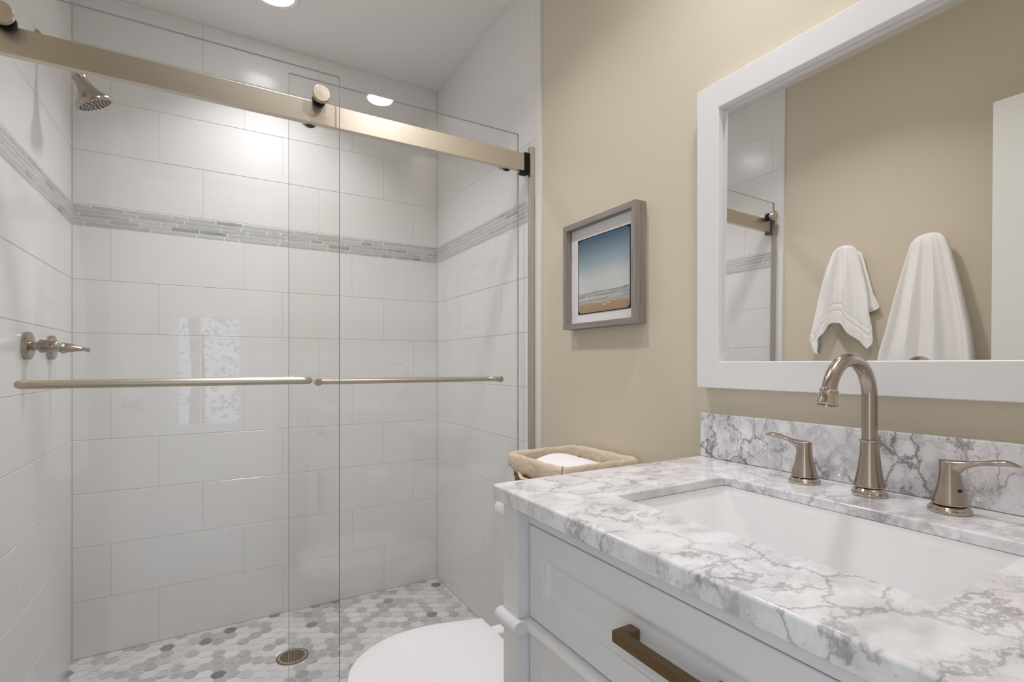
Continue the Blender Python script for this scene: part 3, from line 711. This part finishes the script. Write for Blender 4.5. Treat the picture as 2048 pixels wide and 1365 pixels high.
# marble top with the basin cut-out, rounded upper edge
CX0, CX1, CY0, CY1 = 0.426, PR - 0.002, 0.036, 0.800
SX0, SX1, SY0, SY1 = 0.562, 0.832, 0.200, 0.627
zt_, zb_ = H - 0.214, H - 0.242
n = 5
lo = [rrect(CX0 + 0.004, CX1, CY0, CY1 - 0.003, 0.002, n, zb_), rrect(CX0 + 0.0015, CX1, CY0, CY1 - 0.0008, 0.003, n, zb_ + 0.0005), rrect(CX0, CX1, CY0, CY1, 0.003, n, zb_ + 0.002), rrect(CX0, CX1, CY0, CY1, 0.003, n, zt_ - 0.0045), rrect(CX0 + 0.0005, CX1, CY0, CY1 - 0.0003, 0.003, n, zt_ - 0.0026), rrect(CX0 + 0.0016, CX1, CY0, CY1 - 0.001, 0.003, n, zt_ - 0.0010), rrect(CX0 + 0.0032, CX1, CY0, CY1 - 0.002, 0.003, n, zt_ - 0.0002), rrect(CX0 + 0.005, CX1, CY0, CY1 - 0.003, 0.003, n, zt_),
      rrect(SX0 - 0.003, SX1 + 0.003, SY0 - 0.003, SY1 + 0.003, 0.014, n, zt_), rrect(SX0 - 0.001, SX1 + 0.001, SY0 - 0.001, SY1 + 0.001, 0.012, n, zt_ - 0.0010), rrect(SX0, SX1, SY0, SY1, 0.011, n, zt_ - 0.003), rrect(SX0, SX1, SY0, SY1, 0.011, n, zt_ - 0.0150), rrect(SX0 - 0.001, SX1 + 0.001, SY0 - 0.001, SY1 + 0.001, 0.011, n, zt_ - 0.016), rrect(SX0 - 0.05, SX1 + 0.05, SY0 - 0.05, SY1 + 0.05, 0.011, n, zt_ - 0.016), rrect(CX0 + 0.05, CX1 - 0.02, CY0 + 0.05, CY1 - 0.05, 0.003, n, zt_ - 0.016), rrect(CX0 + 0.05, CX1 - 0.02, CY0 + 0.05, CY1 - 0.05, 0.003, n, zb_)]
obj('countertop', loft(new(), lo, closed=True), M['marble'], None, 40, label='white marble vanity top with grey veins around the sink', category='countertop')
obj('backsplash', box(new(), 0.974, PR - 0.002, CY0, CY1 - 0.003, zt_ + 0.0004, H - 0.113, 0.0020), M['marble2'], None, 30, label='low grey veined marble backsplash under the mirror', category='backsplash')

# undermount basin
t = thing('sink', 'white rectangular undermount sink set in the marble top', 'sink', (0.7, 0.41, zb_))
zs = zt_ - 0.0164
def rr_(e, ey, r, z): return rrect(SX0 + e, SX1 - e, SY0 + ey, SY1 - ey, r, 6, z)
lo = [rr_(-0.022, -0.022, 0.02, zs), rr_(0.001, 0.001, 0.012, zs), rr_(0.0015, 0.0015, 0.011, zs - 0.004), rr_(0.004, 0.006, 0.011, zs - 0.010), rr_(0.007, 0.012, 0.011, zs - 0.014), rr_(0.034, 0.090, 0.012, zs - 0.088), rr_(0.038, 0.098, 0.013, zs - 0.095), rr_(0.046, 0.110, 0.014, zs - 0.100), rr_(0.10, 0.17, 0.02, zs - 0.106)]
lo2 = [rr_(0.05, 0.10, 0.03, zs - 0.138), rr_(0.0, 0.05, 0.03, zs - 0.11), rr_(-0.010, -0.010, 0.02, zs - 0.03), rr_(-0.022, -0.022, 0.02, zs - 0.012)]
obj('basin', loft(new(), list(reversed(lo)) + list(reversed(lo2))), M['ceramic'], t, 40)
obj('drain_stopper', lathe(new(), (0.70, 0.4135, zs - 0.1065), (0, 0, 1), [(0.030, 0), (0.030, 0.002), (0.022, 0.003), (0.020, 0.008), (0, 0.010)], 28), M['polished'], t, label='round nickel drain stopper')

# ------------------------------------------------------------------ faucet and its two handles
FX, FY = 0.922, 0.419
t = faucet = thing('faucet', 'brushed nickel widespread faucet with tall arched spout and two lever handles', 'faucet', (FX, FY, zt_))
obj('base_ring', lathe(new(), (FX, FY, zt_ + 0.0003), (0, 0, 1), [(0.02490, 0), (0.02531, 0.002), (0.02490, 0.005), (0.02282, 0.007), (0.02282, 0.009), (0.02116, 0.011), (0.01992, 0.0125), (0.01826, 0.013)], 48), M['polished'], t)
obj('flared_body', lathe(new(), (FX, FY, zt_ + 0.013), (0, 0, 1), [(0.01826, 0), (0.02141, 0.0015), (0.02175, 0.004), (0.02033, 0.012), (0.01826, 0.022), (0.01618, 0.036), (0.01453, 0.050), (0.01345, 0.062), (0.01286, 0.072), (0.01245, 0.0745)], 48), M['nickel'], t)
obj('collar', lathe(new(), (FX, FY, H - 0.1280), (0, 0, 1), [(0.01204, 0), (0.01428, 0.0012), (0.01461, 0.0028), (0.01394, 0.0045), (0.01162, 0.0055)], 40), M['polished'], t)
ar, az = 0.0615, H - 0.0545
path = [(FX, FY, H - 0.124 + 0.007 * k) for k in range(0, 10)] + [Vector(p) for p in arc((FX - ar, FY, az), ar, 0, 166, 26, (1, 0, 0), (0, 0, 1))]
obj('spout', tube(new(), path, [0.0110] * 12 + [0.0110 - 0.0006 * max(0, k - 6) / 18 for k in range(len(path) - 12)], 28), M['nickel'], t, 40)
e1, e0 = Vector(path[-1]), Vector(path[-2]); dn = (e1 - e0).normalized()
obj('aerator', lathe(new(), e1 - dn * 0.002, dn, [(0.01025, 0), (0.01260, 0.0015), (0.01294, 0.003), (0.01218, 0.0045), (0.01159, 0.006), (0.01193, 0.012), (0.01310, 0.018), (0.01478, 0.0225), (0.01495, 0.0245), (0.01344, 0.0255), (0.01134, 0.0255), (0.01092, 0.0225), (0, 0.0225)], 40), M['polished'], t)
def handle(y, sg, label):
    x = 0.918
    ring = lambda p_: obj('base_ring', lathe(new(), (x, y, zt_ + 0.0003), (0, 0, 1), [(0.0255, 0), (0.0262, 0.002), (0.0258, 0.0045), (0.0235, 0.0062), (0.0235, 0.0078), (0.0215, 0.0095), (0.0185, 0.0105)], 44), M['polished'], p_)
    # flared body whose top rim leans towards the lever
    prof = [(0.0180, 0.0105), (0.0208, 0.0118), (0.0212, 0.014), (0.0196, 0.022), (0.0164, 0.032), (0.0140, 0.044), (0.0126, 0.056), (0.0121, 0.066), (0.0122, 0.0725)]
    t = obj('handle', lathe(new(), (x, y, zt_), (0, 0, 1), prof, 40), M['nickel'], faucet, label=label); ring(t)
    bm = new(); loops = []; m_ = 18
    for k in range(m_ + 1):
        s_ = k / m_; yy = y + sg * (-0.0121 + 0.0889 * s_)
        zz = zt_ + 0.0725 + 0.0095 * (1 / (1 + math.exp(-(s_ - 0.55) * 9))) - 0.0045 * max(0, (s_ - 0.85) / 0.15)
        wd = table([(0, 0.0022), (0.05, 0.0085), (0.12, 0.0115), (0.17, 0.0120), (0.25, 0.0108), (0.36, 0.0082), (0.48, 0.0064), (0.60, 0.0072), (0.74, 0.0092), (0.85, 0.0086), (0.94, 0.0056), (1.0, 0.0008)], s_)
        th = table([(0, 0.0040), (0.26, 0.0050), (0.36, 0.0046), (0.50, 0.0042), (0.65, 0.0050), (0.80, 0.0056), (0.92, 0.0034), (1.0, 0.0005)], s_)
        und = table([(0, 0.010), (0.20, 0.014), (0.27, 0.012), (0.34, 0.005), (0.42, 0.0015), (0.52, 0.0)], s_)
        loops.append([Vector((x + wd * math.cos(2 * PI * q / 16), yy, zz + (th * 0.55 if math.sin(2 * PI * q / 16) > 0 else (th + und)) * math.sin(2 * PI * q / 16))) for q in range(16)])
    loft(bm, loops)
    obj('lever', bm, M['nickel'], t, 50)
    return t
h1 = handle(FY + 0.104, 1, 'nickel faucet handle on the shower side, its lever pointing towards the picture')
h2 = handle(FY - 0.106, -1, 'nickel faucet handle on the far side of the spout from the picture')
obj('set_screw', lathe(new(), (0.918 - 0.008, FY - 0.106 - 0.0150, zt_ + 0.034), (-0.45, -1, 0.2), [(0.0022, 0), (0.002, 0.0012)], 12), M['dark'], h2, label='small dark set screw')

# ------------------------------------------------------------------ framed mirror
MY0, MY1, MZ0, MZ1 = 0.036, 0.803, H - 0.0537, H + 0.635
fw = 0.0595
t = thing('wall_mirror', 'large mirror in a flat white frame above the sink', 'mirror', (PR, 0.42, MZ0))
def mfr(a, x): return [Vector((x, MY0 + a, MZ0 + a)), Vector((x, MY1 - a, MZ0 + a)), Vector((x, MY1 - a, MZ1 - a)), Vector((x, MY0 + a, MZ1 - a))]
obj('frame', loft(new(), [mfr(0, PR - 0.0005), mfr(0, 0.9705), mfr(0.0015, 0.969), mfr(fw - 0.0015, 0.969), mfr(fw, 0.9705), mfr(fw, 0.9785), mfr(fw + 0.0005, 0.9790), mfr(fw + 0.0005, PR - 0.0005)], closed=True), M['framewhite'], t, 30)
bm = new()
g0, g1, h0, h1_ = MY0 + fw + 0.0008, MY1 - fw - 0.0008, MZ0 + fw + 0.0008, MZ1 - fw - 0.0008
tl = math.tan(R(0.6)); hm = (h0 + h1_) / 2
def gx(z): return 0.9835 + (z - hm) * tl
bv = 0.0125
ring = lambda a, dx: [Vector((gx(z) + dx, y, z)) for y, z in ((g0 + a, h0 + a), (g1 - a, h0 + a), (g1 - a, h1_ - a), (g0 + a, h1_ - a))]
loft(bm, [ring(0, 0.005), ring(0, 0.0)])
obj('mirror_glass', bm, M['mirror'], t, 0, label='mirror glass')

# ------------------------------------------------------------------ framed beach print
PY0, PY1, PZ0, PZ1 = 0.994, 1.3206, H + 0.110, H + 0.4395
t = thing('picture_frame', 'square grey wooden shadow-box frame with beach photograph on the tan wall', 'picture', (PR, 1.157, PZ0))
fx = 0.9606; w = 0.0165
def mitre(side):
    a, b_ = (PY0, PY1), (PZ0, PZ1)
    q = {'b': [(PY0, PZ0), (PY1, PZ0), (PY1 - w, PZ0 + w), (PY0 + w, PZ0 + w)], 't': [(PY1, PZ1), (PY0, PZ1), (PY0 + w, PZ1 - w), (PY1 - w, PZ1 - w)],
         'l': [(PY1, PZ0), (PY1, PZ1), (PY1 - w, PZ1 - w), (PY1 - w, PZ0 + w)], 'r': [(PY0, PZ1), (PY0, PZ0), (PY0 + w, PZ0 + w), (PY0 + w, PZ1 - w)]}[side]
    return loft(new(), [[Vector((x, y, z)) for y, z in q] for x in (fx, PR - 0.0005)])
for sd, mm in (('b', 'driftwood_h'), ('t', 'driftwood_h'), ('l', 'driftwood_v'), ('r', 'driftwood_v')):
    obj('frame_side', mitre(sd), M[mm], t, 0)
obj('mat_board', box(new(), 0.9835, 0.987, PY0 + w - 0.001, PY1 - w + 0.001, PZ0 + w - 0.001, PZ1 - w + 0.001), M['mat'], t, 0, label='white mat board')
qy0, qy1, qz0, qz1 = 1.036, 1.270, H + 0.155, H + 0.388
M['print'] = print_mat(qy0 - 1.157, qy1 - 1.157, qz0 - PZ0, qz1 - PZ0)
pr = obj('beach_photograph', box(new(), 0.9822, 0.9836, qy0, qy1, qz0, qz1), M['print'], t, 0, label='photograph of sky, breakers and sand')
bird_m = mat('bird_white', (0.75, 0.74, 0.70), 0.7)
for yy, zz in ((1.229, 0.066), (1.226, 0.063), (1.231, 0.061), (1.150, 0.040), (1.142, 0.037), (1.136, 0.041), (1.128, 0.042), (1.147, 0.036), (1.122, 0.040)):
    bm = lathe(new(), (0.9822, yy, H + 0.155 + zz - 0.015), (-1, 0, 0), [(0.0022, 0), (0.0018, 0.0002)], 7)
    obj('bird', bm, bird_m, pr, 0)

# ------------------------------------------------------------------ towels on hooks (left wall, seen in the mirror)
def hook(y, z, label):
    t = thing('robe_hook', label, 'hook', (PL, y, z), 'wall hooks behind the towels')
    obj('hook_plate', lathe(new(), (PL, y, z), (1, 0, 0), [(0.022, 0), (0.022, 0.004), (0.019, 0.007), (0.008, 0.009)], 28), M['nickel'], t)
    obj('hook_arm', tube(new(), [(PL + 0.006, y, z), (PL + 0.025, y, z - 0.004), (PL + 0.040, y, z + 0.003), (PL + 0.047, y, z + 0.016)], [0.006, 0.0055, 0.0055, 0.007], 14), M['nickel'], t)
    return t
def sheet(bm, ztop, left, right, bottom, x0, dep, folds, seed, n=128, m_=70, hem=False):
    """hanging cloth: left/right edges as tables over height, lower edge as table over the width; thickness from folds"""
    ph = random.Random(seed).uniform(0, 6); loops = []
    for i in range(m_ + 1):
        tt = i / m_; lp = []
        for k in range(n):
            a = 2 * PI * k / n; s_ = math.cos(a); f = math.sin(a)
            zb = table(bottom, s_); z = ztop - (tt ** 1.15) * (ztop - zb)
            yl, yr = table(left, z), table(right, z)
            cap = min(1.0, math.sqrt(max(0.0, tt) / 0.06))
            d = dep[0] + (dep[1] - dep[0]) * tt
            amp = folds[1] * min(1, tt * 2.5)
            fold = math.cos(s_ * folds[0] + ph) * amp + math.cos(s_ * folds[0] * 2.3 + ph * 1.7 + tt * 2.5) * amp * 0.4
            shape = (abs(f) ** 0.6) * (1 if f > 0 else -1)
            xx = x0 + shape * d * 0.5 * (0.15 + 0.85 * cap) + fold * (1.0 if f > 0 else 0.3) * (abs(f) ** 0.3)
            if hem and f > 0 and (abs(z - zb - 0.055) < 0.004 or abs(z - zb - 0.085) < 0.004): xx -= 0.0025
            lp.append(Vector((max(xx, PL + 0.004), (yl + yr) / 2 + (yl - yr) / 2 * s_, H + z)))
        loops.append(lp)
    loft(bm, loops)
hook(1.180, H + 0.520, 'nickel wall hook holding the short hand towel')
hook(0.885, H + 0.505, 'nickel wall hook holding the long bath towel')
bm = new()
hl = [(0.07, 1.300), (0.085, 1.322), (0.146, 1.338), (0.215, 1.322), (0.352, 1.294), (0.44, 1.272), (0.516, 1.246), (0.535, 1.236), (0.548, 1.222), (0.556, 1.200)]
hr = [(0.09, 1.082), (0.135, 1.074), (0.188, 1.079), (0.255, 1.092), (0.328, 1.096), (0.416, 1.112), (0.517, 1.137), (0.536, 1.146), (0.548, 1.158), (0.556, 1.182)]
hb = [(-1, 0.115), (-0.88, 0.095), (-0.72, 0.112), (-0.36, 0.160), (-0.02, 0.212), (0.36, 0.218), (0.43, 0.205), (0.50, 0.170), (0.66, 0.150), (0.72, 0.105), (0.84, 0.073), (1, 0.098)]
sheet(bm, 0.556, hl, hr, hb, PL + 0.052, (0.020, 0.016), (6.5, 0.014), 4, 128, 110, True)
bl = [(0.24, 1.24), (0.40, 1.235), (0.50, 1.215), (0.545, 1.20)]
br = [(0.255, 1.088), (0.270, 1.064), (0.285, 1.066), (0.328, 1.086), (0.416, 1.108), (0.517, 1.133), (0.545, 1.17)]
sheet(bm, 0.548, bl, br, [(-1, 0.262), (-0.6, 0.245), (1, 0.215)], PL + 0.024, (0.012, 0.010), (5.0, 0.006), 7, 96, 50)
obj('hand_towel', bm, M['terry'], None, 60, label='short white hand towel with an arched lower edge, hanging nearer the shower', category='towel', group='white towels on wall hooks')
bm = new()
tl_ = [(-0.36, 1.100), (0.07, 1.051), (0.174, 1.023), (0.296, 0.996), (0.433, 0.962), (0.51, 0.942), (0.528, 0.930), (0.538, 0.915), (0.543, 0.895)]
tr_ = [(-0.36, 0.722), (0.07, 0.741), (0.159, 0.751), (0.309, 0.779), (0.445, 0.809), (0.50, 0.824), (0.522, 0.834), (0.536, 0.848), (0.543, 0.870)]
sheet(bm, 0.543, tl_, tr_, [(-1, -0.33), (-0.2, -0.36), (0.6, -0.36), (1, -0.33)], PL + 0.050, (0.036, 0.052), (9.0, 0.018), 9)
obj('bath_towel', bm, M['terry'], None, 60, label='long white bath towel hanging between the door and hand towel', category='towel', group='white towels on wall hooks')

# ------------------------------------------------------------------ small things seen as reflections in the shower glass
t = thing('light_switch', 'white three-gang light switch plate on the door wall', 'light switch', (0.47, YF, H + 0.01))
obj('plate', box(new(), 0.395, 0.545, YF, YF + 0.006, H - 0.05, H + 0.07, 0.002), M['framewhite'], t)
for k in range(3): obj('rocker', box(new(), 0.412 + k * 0.046, 0.440 + k * 0.046, YF + 0.005, YF + 0.010, H - 0.022, H + 0.042, 0.0015), M['framewhite'], t)
t = thing('toilet_paper_holder', 'nickel toilet paper holder on the side of the vanity', 'paper holder', (0.63, VY1, 0.58))
for x in (0.560, 0.700): obj('arm', tube(new(), [(x, VY1 - 0.003, 0.58), (x, VY1 + 0.04, 0.58), (x, VY1 + 0.062, 0.58)], 0.008, 14), M['nickel'], t)
obj('roller', lathe(new(), (0.558, VY1 + 0.060, 0.58), (1, 0, 0), [(0.007, 0), (0.007, 0.144)], 16), M['nickel'], t)
obj('toilet_paper_roll', lathe(new(), (0.580, VY1 + 0.060, 0.58), (1, 0, 0), [(0.0075, 0), (0.050, 0), (0.050, 0.100), (0.0075, 0.100)], 40), M['paper'], None, label='white toilet paper roll on the holder at the vanity side', category='toilet paper')

# tree beyond the hall window
rnd = random.Random(12)
t = thing('tree', 'leafy tree outside the window, reflected in the shower glass', 'tree', (0.1, -5.0, 0))
obj('trunk', tube(new(), [(-0.25, -5, 0), (-0.22, -5, 1.0), (-0.28, -5, 1.8), (-0.2, -5, 2.6)], [0.10, 0.08, 0.07, 0.04], 12), M['bark'], t)
bm = bmesh.new()
for k in range(900):
    c = Vector((rnd.gauss(0.35, 0.45), rnd.gauss(-5.0, 0.4), rnd.uniform(0.0, 2.6)))
    u_ = Vector((rnd.uniform(-1, 1), rnd.uniform(-1, 1), rnd.uniform(-1, 1))).normalized() * rnd.uniform(0.03, 0.06); v_ = u_.cross(Vector((rnd.uniform(-1, 1), rnd.uniform(-1, 1), rnd.uniform(-1, 1)))).normalized() * 0.025
    bm.faces.new([bm.verts.new(p) for p in (c - u_, c - v_, c + u_, c + v_)])
obj('foliage', bm, M['leafgreen'], t, 0)
